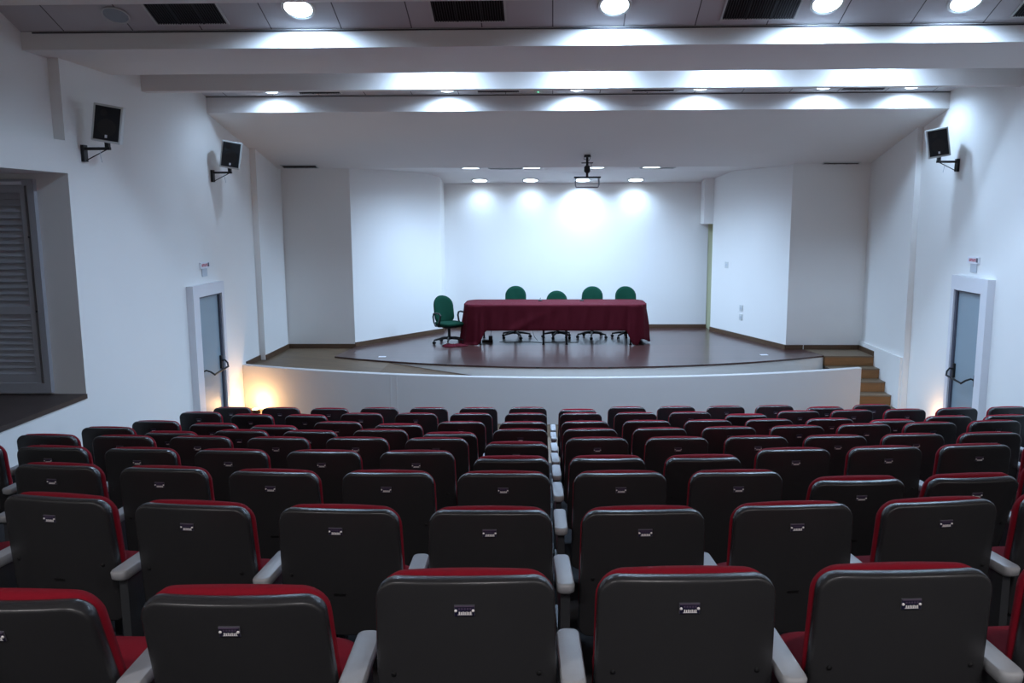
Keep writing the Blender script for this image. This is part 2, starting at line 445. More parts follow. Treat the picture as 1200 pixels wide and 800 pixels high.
for x, w in zip((-1.45, .44, 2.19, 3.90), POS):
    downlight((x, 10.33, 5.245), .085, 'recessed downlight above the second beam, lighting its face, '+w, 'downlights hidden above the second beam', P_SLOT, 0, 'lampdim', cone=156, blend=.8)
zs = lambda y: 4.045 if y < 17.3 else 4.045-.168*(y-17.3)
for x, w in zip((-1.52, -.39, .79, 1.82), POS):
    downlight((x, 15.78, zs(15.78)-.006), .155, 'front row stage ceiling downlight, '+w, 'front row stage downlights', P_ST, 0, 'lampdim', cone=172, blend=.8)
for x, w, k in zip((-1.55, -.47, .63, 1.76), POS, (.3, .35, 1.05, .5)):
    downlight((x, 18.06, zs(18.06)-.010), .15, 'stage downlight close to the back wall, '+w, 'stage downlights by the back wall', P_BACK*k, -.166, 'lampdim', cone=150)
for x, w in zip((-3.2, 0.3, 3.8), ('left', 'middle', 'right')):  # unseen ceiling lamps added to brighten the nearest seat backs
    downlight((x, -1.2, 5.74), .12, 'added fill downlight behind the camera, '+w, 'added fill downlights behind the camera', P_FILL, 0, 'lampdim', col=NEUT)

# ceiling vents
def vent(loc, w, d, ang, label, n=None):
    t = thing('air_vent', label, 'air vent', loc, (ang, 0, 0), 'ceiling air vents')
    mb = MB(); f = .02
    mb.box(-w/2-f, w/2+f, -d/2-f, -d/2, -.012, 0); mb.box(-w/2-f, w/2+f, d/2, d/2+f, -.012, 0)
    mb.box(-w/2-f, -w/2, -d/2, d/2, -.012, 0); mb.box(w/2, w/2+f, -d/2, d/2, -.012, 0)
    mb.build('vent_frame', M['white_pl'], t, smooth=False)
    mb = MB(); n = n or int(w/.024)
    mb.box(-w/2, w/2, -d/2, d/2, -.002, -.0005)
    mb.build('duct', M['ventdark'], t, smooth=False)
    mb = MB()
    for k in range(n):
        x = -w/2+w*(k+.5)/n
        mb.box(x-.0035, x+.0035, -d/2, d/2, -.012, -.003)
    mb.box(-w*.17-.006, -w*.17+.006, -d/2, d/2, -.014, -.003); mb.box(w*.17-.006, w*.17+.006, -d/2, d/2, -.014, -.003)
    mb.build('slats', M['vent'], t, smooth=False)
NW = ['at the left', 'left of centre', 'right of centre', 'at the far right']
for x, w in zip((-3.50, -.80, 1.96, 4.70), NW):
    vent((x, 8.22, zn(8.22)-.002), .68, .42, A, 'dark slatted air vent in the nearest ceiling bay, '+w)
for x, w in zip((-3.40, -.79, 1.45, 4.46), NW):
    vent((x, 12.47, zf(12.47)-.002), .60, .20, AF, 'slim dark air vent in the narrow tile strip, '+w)
for x, w in zip((-.87, 1.95), ('left', 'right')):
    vent((x, 15.98, zs(15.98)-.002), .62, .22, 0, 'slim air vent in the stage ceiling, '+w+' one')
a2 = -math.atan(.2298)
for x, w in zip((-4.6, 5.15), ('left', 'right')):
    vent((x, 15.40, 4.69-.2298*2.70-.004), .62, .16, a2, 'dark vent in the sloping soffit at its '+w+' back corner')
# round ceiling loudspeaker, smoke detector
t = thing('ceiling_loudspeaker', 'round flush ceiling loudspeaker between left wall and first air vent', 'loudspeaker', (-4.18, 8.28, zn(8.28)-.004), (A, 0, 0))
MB().lathe([(.125, -.001), (.13, -.012), (.118, -.016), (.112, -.008)], 32).build('rim', M['white_pl'], t)
MB().lathe([(.02, -.012), (.113, -.008), (.113, -.001)], 32).build('speaker_grille', mat('grey_speaker_mesh', rgb(150, 158, 165), .6, noise=.3, nscale=200), t)
t = thing('smoke_detector', 'small ceiling smoke detector with a green light', 'smoke detector', (-.21, 12.47, zf(12.47)-.004), (AF, 0, 0))
MB().lathe([(.04, -.035), (.055, -.03), (.065, -.01), (.065, 0)], 24).build('body', M['white_pl'], t)
MB().lathe([(.003, -.042), (.009, -.039), (.009, -.034)], 12).build('indicator_light', M['led'], t)

# ------------------------------------------------------------------ window and doors
w = struct(thing('window_1', '', '')); del w['label']; del w['category']
xa, xb, ya = -7.2, -5.50, AY
mb = MB()
mb.box(xb-.07, xb, ya-.06, ya-.001, 1.25, 3.56); mb.box(xa, xa+.07, ya-.06, ya-.001, 1.25, 3.56)
mb.box(xa+.07, xb-.07, ya-.06, ya-.001, 1.25, 1.36); mb.box(xa+.07, xb-.07, ya-.06, ya-.001, 3.49, 3.56)
mb.build('window_frame', M['shutter'], w, smooth=False)
mb = MB()
for k in range(2):
    a0 = xa+.07 + k*.76; a1 = a0+.76
    mb.box(a0, a0+.05, ya-.045, ya-.003, 1.36, 3.49); mb.box(a1-.05, a1, ya-.045, ya-.003, 1.36, 3.49)
    mb.box(a0+.05, a1-.05, ya-.045, ya-.003, 1.36, 1.46); mb.box(a0+.05, a1-.05, ya-.045, ya-.003, 3.42, 3.49)
    mb.box(a0+.05, a1-.05, ya-.045, ya-.003, 2.12, 2.20)
mb.build('shutter_stile', M['shutter'], w, smooth=False)
mb = MB()
for k in range(2):
    a0 = xa+.12 + k*.76; a1 = a0+.66
    for z0, z1 in ((1.46, 2.12), (2.20, 3.42)):
        n = int((z1-z0)/.066)
        for j in range(n):
            z = z0+(j+.5)*(z1-z0)/n
            mt = Matrix.Translation((0, ya-.025, z)) @ Matrix.Rotation(math.radians(-17), 4, 'X')
            mb.box(a0, a1, -.004, .004, -.036, .036, mt)
mb.build('louvre_slats', M['shutter'], w, smooth=False)
mb = MB(); mb.lathe([(.008, 0), (.012, .01), (.004, .02)], 10, Matrix.Translation((xb-.10, ya-.045, 2.95)) @ Matrix.Rotation(PI/2, 4, 'X'))
mb.lathe([(.008, 0), (.012, .01), (.004, .02)], 10, Matrix.Translation((xb-.09, ya-.045, 2.15)) @ Matrix.Rotation(PI/2, 4, 'X'))
mb.build('latch', M['blackm'], w)
MB().box(xa+.1, xb-.12, ya-.075, ya-.046, 3.50, 3.535).build('light_gap_strip', M['paper'], w, smooth=False)  # white bar stands in for light leaking in above the shutter

def door(name, wall_x, s, y0, y1, ztop, g0, g1, gz):
    """s=+1: wall on the right. white box frame standing 0.1 proud with frosted glass leaf and panic bar"""
    d = bpy.data.objects.new(name, None); C.objects.link(d); struct(d); d.location = (wall_x, (y0+y1)/2, 0)
    yc = (y0+y1)/2
    X = lambda t: (-s*t)           # distance into the room
    def bx(mb, t0, t1, a, b, z0, z1): xs_ = sorted((X(t0), X(t1))); mb.box(xs_[0], xs_[1], a-yc, b-yc, z0, z1)
    mb = MB(); bx(mb, .001, .10, y0, g0, .002, ztop); bx(mb, .001, .10, g1, y1, .002, ztop); bx(mb, .001, .10, g0, g1, gz, ztop)
    mb.build('door_frame', M['doorwhite'], d, smooth=False)
    mb = MB(); bx(mb, .001, .075, g1-.05, g1-.001, .002, gz-.002); bx(mb, .03, .085, g0+.002, g0+.02, .002, gz-.002); bx(mb, .03, .085, g0+.02, g1-.05, gz-.02, gz-.002)
    mb.build('jamb', M['jamb'], d, smooth=False)
    mb = MB(); bx(mb, .01, .045, g0+.02, g1-.05, .004, gz-.021); mb.build('glass_leaf', M['glass'], d, smooth=False)
    mb = MB(); bx(mb, .046, .075, g0+.02, g0+.065, .84, 1.0); bx(mb, .046, .075, g1-.10, g1-.05, .86, 1.06)
    b_ = mb.build('panic_bar', M['black'], d, smooth=False)
    mb = MB()
    pth = [(X(.07), g0+.045-yc, .93), (X(.11), g0+.06-yc, .95), (X(.16), g0+.10-yc, .92), (X(.19), g0+.16-yc, .87)]
    mb.tube(pth, .013, 8)
    pth2 = [(X(.19), g1-.14-yc, .90), (X(.17), g1-.11-yc, .95), (X(.12), g1-.08-yc, .99), (X(.07), g1-.075-yc, .98)]
    mb.tube(pth2, .013, 8)
    mb.build('bar_arm', M['black'], b_)
    MB().tube([pth[-1], pth2[0]], .014, 10).build('push_tube', M['blackm'], b_)
    return d
door('door_1', XL, -1, 11.60, 12.72, 2.19, 11.80, 12.62, 2.02)
door('door_2', XR, +1, 11.05, 12.05, 2.31, 11.22, 11.96, 2.11)

def sign(x, s, y0, y1, z1, label):
    t = thing('door_sign', label, 'sign', (x, (y0+y1)/2, z1-.09), (0, 0, 0))
    h = (y1-y0)/2; X = lambda a, b: sorted((-s*a, -s*b))
    a = X(.001, .02); MB().box(a[0], a[1], -h, h, 0, .09).build('sign_plate', M['paper'], t, smooth=False)
    mb = MB(); a = X(.0202, .023)
    nb = 5
    for k in range(nb):
        y = -h*.8 + 1.5*h*(k+.5)/nb
        mb.box(a[0], a[1], y-.017, y-.008, .028, .068); mb.box(a[0], a[1], y+.008, y+.017, .028, .068)
        mb.box(a[0], a[1], y-.008, y+.008, .058 if k % 2 else .028, .068 if k % 2 else .038)
    mb.build('red_lettering', M['redink'], t, smooth=False)
    a = X(.0202, .024); MB().box(a[0], a[1], h*.72*(-s)-.02, h*.72*(-s)+.02, .02, .078).build('pictogram', M['jamb'], t, smooth=False)
    a = X(.002, .012); MB().box(a[0], a[1], -h*.6, h*.5, -.12, -.002).build('lower_panel', M['clear'], t, smooth=False)
sign(XL, -1, 12.10, 12.42, 2.50, 'small white sign with red lettering above the left door')
sign(XR, +1, 11.49, 11.80, 2.58, 'small white sign with red lettering above the right door')

# ------------------------------------------------------------------ wall speakers
def speaker(wall_x, s, y, zm, yaw, pitch, drop, label, blab):
    """bracket on the wall and the loudspeaker box it carries (bolted together: one thing)"""
    t = thing('wall_loudspeaker', label, 'loudspeaker', (wall_x, y, zm), (0, 0, 0), 'wall loudspeakers')
    X = lambda a: -s*a
    def bx(mb, a, b, y0, y1, z0, z1): q = sorted((X(a), X(b))); mb.box(q[0], q[1], y0, y1, z0, z1)
    mb = MB(); bx(mb, .001, .035, -.04, .04, -.09, .09); br = mb.build('wall_bracket', M['blackm'], t, smooth=False)
    mb = MB(); bx(mb, .035, .31, -.018, .018, .035, .065); bx(mb, .262, .302, -.025, .025, .065, .115)
    mb.build('bracket_arm', M['blackm'], br, smooth=False)
    MB().tube([(X(.035), 0, -.075), (X(.27), 0, .04)], .006, 8).build('brace_rod', M['blackm'], br)
    MB().tube([(X(.20), -.01, .03), (X(.205), -.015, -.03), (X(.22), -.02, -.10)], .003, 6).build('cable', M['clear'], t)
    # box, local frame: front = -y
    W, H, D = .29, .40, .24
    mt = Matrix.Translation((X(.282), 0, .115)) @ Matrix.Rotation(yaw, 4, 'Z') @ Matrix.Rotation(-s*math.radians(9), 4, 'Y') @ Matrix.Rotation(pitch, 4, 'X')
    body = bpy.data.objects.new('speaker_box', None)
    mb = MB()
    fr = [(-W/2, -D/2), (W/2, -D/2), (W/2, D/2-.05), (W/2-.07, D/2), (-W/2+.07, D/2), (-W/2, D/2-.05)]
    mb.prism(fr, 0, H)
    o = mb.build('speaker_box', M['white_pl'], t, smooth=False); o.matrix_local = mt
    bv = o.modifiers.new('edge', 'BEVEL'); bv.width = .008; bv.segments = 2
    MB().box(-W/2+.022, W/2-.022, -D/2-.008, -D/2+.004, .025, H-.022).build('grille', M['grille'], o, smooth=False)
    MB().box(-.012, .012, -D/2-.0105, -D/2-.0082, .05, .082).build('badge', M['paper'], o, smooth=False)
    mb = MB()
    mb.lathe([(.02, -.0012), (.085, -.0008), (.092, 0)], 28, Matrix.Translation((0, -D/2-.0082, .16)) @ Matrix.Rotation(PI/2, 4, 'X'))
    mb.lathe([(.01, -.0012), (.030, -.0008), (.034, 0)], 20, Matrix.Translation((-.04, -D/2-.0082, .31)) @ Matrix.Rotation(PI/2, 4, 'X'))
    mb.build('driver_cone', M['black'], o)
    return t
speaker(XL, -1, 9.25, 3.85, math.radians(20), math.radians(5), 0, 'left wall loudspeaker nearest the camera, beside the shuttered alcove', '')
speaker(XL, -1, 12.74, 3.77, math.radians(20), math.radians(5), 0, 'left wall loudspeaker farther away, above the door', '')
speaker(XR, +1, 12.30, 3.85, math.radians(-20), math.radians(5), 0, 'loudspeaker on the right wall', '')

# ------------------------------------------------------------------ projector bracket hanging from the soffit
zc_ = 4.69-.2298*(14.86-12.7)
t = thing('projector_mount', 'black ceiling projector bracket with an open wire cage above the stage edge', 'projector mount', (.60, 14.86, zc_))
MB().box(-.05, .05, -.05, .05, -.03, .012).build('ceiling_plate', M['blackm'], t, smooth=False)
mb = MB(); mb.tube([(0, 0, -.03), (0, 0, -.36)], .022, 12); mb.lathe([(.03, -.30), (.055, -.27), (.055, -.20), (.03, -.17)], 16)
mb.build('drop_tube', M['blackm'], t)
MB().box(-.10, .10, -.03, .03, -.135, -.12).build('crossbar', M['blackm'], t, smooth=False)
MB().box(-.23, .23, -.15, .15, -.39, -.365).build('tray', M['blackm'], t, smooth=False)
for sy in (-.13, .13):
    MB().tube([(-.20, sy, -.39), (-.205, sy, -.50), (-.19, sy, -.545), (.19, sy, -.545), (.205, sy, -.50), (.20, sy, -.39)], .008, 8).build('cage_hoop', M['metal'], t)
MB().tube([(.03, 0, -.02), (-.05, 0, .02), (-.06, -.01, -.06), (.03, -.02, -.09), (.06, -.02, -.02), (.04, 0, .03)], .006, 6).build('cable', M['black'], t)
MB().tube([(.07, 0, -.135), (.075, 0, -.20), (.085, 0, -.24)], .005, 6).build('loose_wire', M['black'], t)

# ------------------------------------------------------------------ auditorium seats
def make_seat(detail=True):
    t = thing('auditorium_seat', 'seat', 'seat')
    tilt = math.radians(5.5); HX = .055; HZ = .427
    # back shell, local frame at hinge: x right, y front, z up along the back
    rt = Matrix.Rotation(tilt, 4, 'X')
    bulge = lambda x, z: -.032*(1-min(1, (x/.235)**2))*(1-.25*((z-.24)/.26)**2)
    P = rrect(.226, -.03, .472, .056, crown=.008, hwb=.236, rb=.04)
    c = (0, .23)
    def lay(Q, y, k=1.0): return [rt @ Vector((x, y + k*bulge(x, z), z)) for x, z in Q]
    mb = MB()
    mb.layers([lay(inset(P, .010), .036), lay(inset(P, .0045), .028), lay(inset(P, .001), .016), lay(P, .006), lay(inset(P, .0006), -.004), lay(inset(P, .0022), -.0085), lay(inset(P, .005), -.0112), lay(inset(P, .008), -.0119), lay(inset(P, .012), -.0122), lay(inset(P, .022), -.0125),
               lay(scaled(inset(P, .022), .82, c), -.012), lay(scaled(inset(P, .022), .6, c), -.012),
               lay(scaled(inset(P, .022), .35, c), -.012), lay(scaled(inset(P, .022), .12, c), -.012)],
              None, rt @ Vector((0, -.012+bulge(0, .23), .23)))
    shell = mb.build('back_shell', M['shell'], t, (0, HX, HZ), angle=60)
    # cushion on the front of the back
    P2 = rrect(.227, .03, .464, .070, crown=.014, hwb=.232, rb=.06)
    mb = MB()
    mb.layers([lay(scaled(inset(P2, .03), .3, c), .030, 1), lay(inset(P2, .012), .030, 1), lay(inset(P2, .002), .0365, .8), lay(P2, .044, .6), lay(inset(P2, .006), .060, .4), lay(inset(P2, .022), .075, .3),
               lay(scaled(inset(P2, .035), .95, c), .082, .2), lay(scaled(inset(P2, .035), .5, c), .082, -.3), lay(scaled(inset(P2, .035), .15, c), .081, -.5)])
    mb.build('back_cushion', M['red'], t, (0, HX, HZ), angle=70)
    # label plate near the top of the shell
    zp = .405; yb = -.0125 + bulge(0, zp)
    pm = rt @ Matrix.Translation((0, yb, zp))
    mb = MB(); mb.box(-.0255, .0255, -.002, .002, -.0145, .0145, pm); mb.build('plate_rim', M['chrome_dull'], shell, smooth=False)
    mb = MB(); mb.box(-.0245, .0245, -.003, -.001, -.0135, .0125, pm); pl = mb.build('label_plate', M['navy'], shell, smooth=False)
    mb = MB()
    for k in range(7): mb.box(-.014+.0047*k, -.011+.0047*k, -.0036, -.003, -.010, -.002 - .001*(k % 2), pm)
    mb.box(-.017, .019, -.0034, -.003, -.0112, -.0100, pm)
    if detail:
        for sx_ in (-.0215, .0215):
            mb.lathe([(.0036, 0), (.0036, .002), (.0018, .003)], 10, pm @ Matrix.Translation((sx_, -.003, .001)) @ Matrix.Rotation(PI/2, 4, 'X'))
    mb.build('plate_lettering', M['white_ink'], shell, smooth=False)
    if detail:
        mb = MB()
        for k in range(5): mb.box(-.015+.007*k, -.011+.007*k, -.0034, -.003, .003, .008, pm)
        mb.box(-.024, .024, -.0045, -.003, .0115, .013, pm)
        mb.build('plate_print', M['faint_ink'], shell, smooth=False)
        zq = .150; pm2 = rt @ Matrix.Translation((0, -.0125+bulge(0, zq), zq))
        MB().box(-.022, .022, -.0015, .003, -.005, .004, pm2).build('slot', M['black'], shell, smooth=False)
        for sx_ in (-.185, .185):
            zq = .215; pm2 = rt @ Matrix.Translation((sx_, -.0125+bulge(sx_, zq), zq))
            MB().lathe([(.007, 0), (.007, .002), (.003, .004)], 12, pm2 @ Matrix.Rotation(PI/2, 4, 'X')).build('screw', M['black'], shell)
    # seat cushion and black underside pan
    def hl(hw, y0, y1, r, z, crown=0):
        return [Vector((x, y, z + crown*(1-(x/.24)**2))) for x, y in rrect(hw, y0, y1, r)]
    mb = MB()
    mb.layers([hl(.185, .08, .49, .10, .385), hl(.20, .075, .508, .11, .405), hl(.203, .075, .512, .115, .45), hl(.196, .08, .504, .11, .478),
               hl(.172, .12, .475, .10, .492), hl(.11, .20, .42, .06, .497)])
    mb.build('seat_cushion', M['red'], t, angle=70)
    mb = MB()
    mb.layers([hl(.15, .15, .42, .05, .335), hl(.18, .10, .485, .09, .365), hl(.185, .09, .49, .10, .3845)])
    mb.build('seat_pan', M['shell'], t, angle=50)
    make_arm(t, -.2875)
    return t

def make_arm(t, x):
    def al(y0, y1, hw, z, r, dz=0): return [Vector((x+a, b, z + dz*max(0, (b-.1))/.3)) for a, b in rrect(hw, y0, y1, r)]
    mb = MB()
    mb.layers([al(-.03, .21, .024, .600, .020), al(-.045, .235, .031, .610, .024), al(-.048, .24, .0325, .634, .024), al(-.044, .236, .029, .641, .022), al(-.036, .228, .022, .6425, .018)])
    a = mb.build('armrest', M['arm'], t, angle=50)
    mb = MB(); mb.box(x-.017, x+.017, -.005, .16, .02, .601); mb.box(x-.012, x+.012, .17, .20, .30, .601)
    mb.box(x-.018, x+.018, .10, .36, .30, .37)
    mb.build('arm_post', M['post'], t, smooth=False)
    mb = MB(); mb.box(x-.035, x+.035, -.06, .26, 0.001, .02); mb.build('floor_foot', M['post'], t, smooth=False)

ORD = ['first', 'second', 'third', 'fourth', 'fifth', 'sixth', 'seventh', 'eighth', 'ninth']
RN = ['front-most row nearest the camera', 'second row from the camera', 'third row from the camera', 'fourth row from the camera', 'fifth row from the camera',
      'sixth row from the camera', 'seventh row from the camera', 'second row from the stage', 'row nearest the stage']
SPAN = {1: (-3, 3), 2: (-5, 4), 3: (-5, 5), 4: (-7, 6), 5: (-7, 6), 6: (-7, 7), 7: (-7, 8), 8: (-7, 9), 9: (-7, 7)}
REC = {(1, -3): 8, (1, -2): 6.5, (3, 3): 8, (3, 4): 8, (4, -1): 7, (4, 1): 7, (4, 2): 7, (5, -1): 7, (6, -2): 6, (6, -6): 7, (6, -4): 3, (6, -5): 3,
       (7, -3): 5, (7, -6): 5, (7, -5): 8, (7, 6): 6, (8, 4): 7, (8, -6): 5, (8, -5): 5, (9, 1): 6, (9, 6): 6, (9, -5): 2, (2, 2): -1, (3, -3): 1}
protoA = make_seat(True); protoB = make_seat(False)
used = {'A': False, 'B': False}
for i in range(1, 10):
    sp = .558+.0041*(i-1); xa_ = .060-.0075*(i-1)
    lo_, hi_ = SPAN[i]
    for n in [k for k in range(lo_, hi_+1) if k != 0]:
        x = xa_ + sp*(n-.5 if n > 0 else n+.5)
        y = row_y(i, x); d = (row_y(i, x+.05)-row_y(i, x-.05))/.1
        key = 'A' if i <= 5 else 'B'; proto = protoA if key == 'A' else protoB
        if used[key]: t = copy_tree(proto)
        else: t = proto; used[key] = True
        t.location = (x, y, tier_z(i)); t.rotation_euler = (0, 0, math.atan(d)+math.radians(random.uniform(-.5, .5)))
        rc = REC.get((i, n), 0)
        side = 'left' if n < 0 else 'right'
        nm = ORD[abs(n)-1]
        t['label'] = ('leaned-back ' if rc >= 5 else '') + 'red auditorium seat, %s, %s seat %s of the middle armrests' % (RN[i-1], nm, side)
        t['group'] = 'auditorium seats in nine rows'
        a = math.radians(rc*1.55 + random.uniform(-.6, .6))
        for ch in t.children:
            if ch.name.startswith(('back_shell', 'back_cushion')): ch.rotation_euler = (a, 0, 0)
        if n == hi_: make_arm(t, .2875)
# seats without extra backrest rotation keep the prototype's own tilt

# ------------------------------------------------------------------ tables, cloth, office chairs
def table(x0, x1, label):
    y0, y1, zt = 15.95, 16.93, S+.765
    t = thing('folding_table', label, 'table', ((x0+x1)/2, (y0+y1)/2, S), group='conference tables under the cloth')
    hx, hy = (x1-x0)/2, (y1-y0)/2
    MB().box(-hx, hx, -hy, hy, .742, .767).build('tabletop', M['base'], t, smooth=False)
    for sx_ in (-1, 1):
        for sy in (-1, 1):
            mb = MB(); mb.tube([(sx_*(hx-.22), sy*(hy-.04), .742), (sx_*(hx-.22), sy*(hy-.04), .012)], .018, 10)
            mb.lathe([(.026, .0), (.026, .012), (.018, .02)], 12, Matrix.Translation((sx_*(hx-.22), sy*(hy-.04), 0)))
            mb.build('leg', M['blackm'], t)
    MB().box(-hx+.15, hx-.15, -.02, .02, .66, .70).build('under_rail', M['blackm'], t, smooth=False)
table(-1.62, .04, 'left table hidden under the wine-red cloth, black legs showing')
table(.05, 1.72, 'right table hidden under the wine-red cloth, black legs showing')

# tablecloth
cx0, cx1, cy0, cy1, zt = -1.72, 1.81, 15.91, 16.97, S+.775
r = .26
per = []      # (x, y, nx, ny)
def line(a, b, nrm, n):
    for k in range(n): t_ = k/n; per.append((a[0]+(b[0]-a[0])*t_, a[1]+(b[1]-a[1])*t_, nrm[0], nrm[1]))
def corner(c, a0, n=10):
    for k in range(n): a = math.radians(a0+90*k/n); per.append((c[0]+r*math.cos(a), c[1]+r*math.sin(a), math.cos(a), math.sin(a)))
line((cx0+r, cy0), (cx1-r, cy0), (0, -1), 110)
corner((cx1-r, cy0+r), -90); line((cx1, cy0+r), (cx1, cy1-r), (1, 0), 30)
corner((cx1-r, cy1-r), 0); line((cx1-r, cy1), (cx0+r, cy1), (0, 1), 60)
corner((cx0+r, cy1-r), 90); line((cx0, cy1-r), (cx0, cy0+r), (-1, 0), 30)
corner((cx0+r, cy0+r), 180)
def smooth(t): t = max(0, min(1, t)); return t*t*(3-2*t)
def drop(x, y, nx, ny):
    if ny < -.9:                    # front hem, falling to the floor at both corners
        L = smooth((cx0+.46-x)/.2); Rr = smooth((x-(cx1-.42))/.16)
        return .49 + .30*L + .275*Rr
    if ny > .9: return .12
    if nx > .3: return .70 + .05*math.sin(y*9)
    if nx < -.3: return .80 + .0*y
    return .77
rnd = random.Random(3); ph = [rnd.uniform(0, 6.28) for _ in range(6)]
mb = MB(); bm = mb.bm
n = len(per); NV = 16; rings = []
s_len = 0
for j in range(NV+1):
    v = j/NV; ring = []
    for k, (x, y, nx, ny) in enumerate(per):
        D = drop(x, y, nx, ny); s = v*D; H = zt-S-.006
        corner_k = max(0, 1-min(abs(x-cx0), abs(x-cx1))/.45) if ny < .5 else .3
        u = k/n*2*PI
        fold = (.5+.5*corner_k)*(.012*math.sin(22*u+ph[0]) + .009*math.sin(41*u+ph[1]+v*2)) + corner_k*.022*math.sin(75*u+ph[2]+v)
        diag = .014*math.exp(-((x+.05 - (v-.2)*-.9)/.16)**2) if ny < -.9 else 0     # sag crease at the middle
        out = (.004 + (.02+.035*corner_k)*v**1.3 + fold*smooth(v*1.6) + diag*v)
        if s <= H: z = zt-s; o_ = out
        else: z = S+.006+.004*abs(math.sin(30*u)); o_ = out+(s-H)
        if nx < -.3 and ny > -.85: o_ += .03*v
        z += (0 if v > 0 else 0)
        ring.append(bm.verts.new((x+nx*o_, y+ny*o_, z)))
    rings.append(ring)
# rounded lip: tiny lift just inside the edge
inner = [bm.verts.new((x-nx*.012, y-ny*.012, zt+.006)) for x, y, nx, ny in per]
allr = [inner]+rings
for A_, B_ in zip(allr, allr[1:]):
    for k in range(n): bm.faces.new((A_[k], A_[(k+1) % n], B_[(k+1) % n], B_[k]))
bm.faces.new(inner)
o = mb.build('tablecloth', M['cloth'], angle=80)
so = o.modifiers.new('thickness', 'SOLIDIFY'); so.thickness = .002; so.offset = 0
tag(o, 'wine-red cloth draped over the long stage table, corners trailing on the floor', 'tablecloth')

# spill of cloth on the floor at the left corner
mb = MB(); pts = []
for k in range(28):
    a = 2*PI*k/28; rr = .17+.04*math.sin(3*a+1)+.02*math.sin(7*a)
    pts.append((rr*1.25*math.cos(a), rr*.62*math.sin(a)))
mb.layers([[Vector((x, y, .003)) for x, y in pts], [Vector((x*1.02, y*1.02, .012)) for x, y in pts],
           [Vector((x*.8, y*.8, .028+.012*math.sin(9*math.atan2(y, x)))) for x, y in pts], [Vector((x*.45, y*.45, .045+.012*math.sin(5*math.atan2(y, x)))) for x, y in pts]], None, Vector((0, 0, .05)))
mb.build('cloth_heap', M['cloth'], o, (-1.90, 15.74, S))

def office_chair(label, x, y, rz, lift=0.0, base_rot=0.0):
    t = thing('office_chair', label, 'office chair', (x, y, S), (0, 0, rz), 'green office chairs at the stage table')
    # local: faces -y ; back at +y
    mb = MB(); P = rrect(.215, 0, .56, .21, n=9, rb=.14)
    c = (0, .28); rt = Matrix.Rotation(math.radians(-9), 4, 'X')
    cv = lambda q: -.05*(q/.215)**2
    lay = lambda Q, y_, k=1: [rt @ Vector((x_, y_+cv(x_), z_)) for x_, z_ in Q]
    mb.layers([lay(scaled(P, .3, c), -.035), lay(scaled(P, .75, c), -.038), lay(inset(P, .02), -.033), lay(inset(P, .003), -.018), lay(P, 0.0)], rt @ Vector((0, -.035, .28)))
    mb.build('backrest', M['green'], t, (0, .21, .44+lift), angle=70)
    mb = MB(); mb.layers([lay(inset(P, .004), .001), lay(inset(P, .006), .012), lay(inset(P, .03), .026), lay(scaled(P, .5, c), .036)])
    mb.build('back_shell', M['green'], t, (0, .21, .44+lift), angle=60)
    hl = lambda hw, y0, y1, r_, z: [Vector((x_, y_, z)) for x_, y_ in rrect(hw, y0, y1, r_)]
    mb = MB(); mb.layers([hl(.225, -.23, .21, .10, .43), hl(.24, -.25, .225, .11, .45), hl(.24, -.25, .225, .11, .475), hl(.225, -.235, .21, .10, .495), hl(.12, -.1, .1, .06, .50)])
    mb.build('seat', M['green'], t, (0, 0, lift), angle=70)
    mb = MB(); mb.layers([hl(.12, -.14, .12, .04, .385), hl(.21, -.21, .2, .08, .41), hl(.22, -.225, .205, .09, .4295)])
    mb.build('seat_pan', M['black'], t, (0, 0, lift), angle=50)
    MB().tube([(0, .12, .40), (0, .24, .38), (0, .265, .46), (0, .255, .62)], .022, 10).build('back_bar', M['black'], t, (0, 0, lift))
    for s_ in (-1, 1):
        x_ = s_*.275
        p = [(s_*.20, .05, .42), (x_, .04, .43), (x_, .10, .50), (x_, .13, .60), (x_, .10, .665), (x_, .02, .685), (x_, -.12, .68), (x_, -.17, .65), (x_, -.15, .58), (x_, -.08, .47), (x_*.95, -.05, .43), (s_*.2, -.05, .42)]
        MB().tube(p, .017, 8).build('armrest', M['black'], t, (0, 0, lift))
    mb = MB(); mb.lathe([(.028, .13), (.028, .30), (.018, .30), (.018, .40)], 14); mb.lathe([(.05, .085), (.05, .13), (.03, .15)], 14)
    mb.build('gas_column', M['black'], t, (0, 0, 0), angle=40)
    for k in range(5):
        a = base_rot+2*PI*k/5; ca, sa = math.cos(a), math.sin(a)
        lg = MB().tube([(.03*ca, .03*sa, .115), (.16*ca, .16*sa, .105), (.30*ca, .30*sa, .078)], [.026, .022, .016], 8).build('base_leg', M['black'], t)
        mt = Matrix.Translation((.30*ca, .30*sa, .029)) @ Matrix.Rotation(a+.6, 4, 'Z') @ Matrix.Rotation(PI/2, 4, 'X')
        mb = MB(); mb.lathe([(.018, -.026), (.028, -.022), (.028, -.006), (.012, -.004), (.012, .004), (.028, .006), (.028, .022), (.018, .026)], 14, mt)
        mb.tube([(.30*ca, .30*sa, .085), (.30*ca, .30*sa, .03)], .008, 6)
        mb.build('caster', M['black'], lg)
    return t
office_chair('green office chair at the left end of the table, turned sideways to the room', -2.02, 16.12, math.radians(36), -.07, .35)
office_chair('green office chair behind the table, leftmost of the four', -.76, 16.90, math.radians(0), .045, .1)
office_chair('green office chair behind the table, lowest one, least of its back showing', .10, 16.90, math.radians(4), -.055, .55)
office_chair('green office chair behind the table, second from the right', .80, 16.90, math.radians(-3), .035, .9)
office_chair('green office chair behind the table, rightmost one', 1.50, 16.90, math.radians(2), .035, .25)

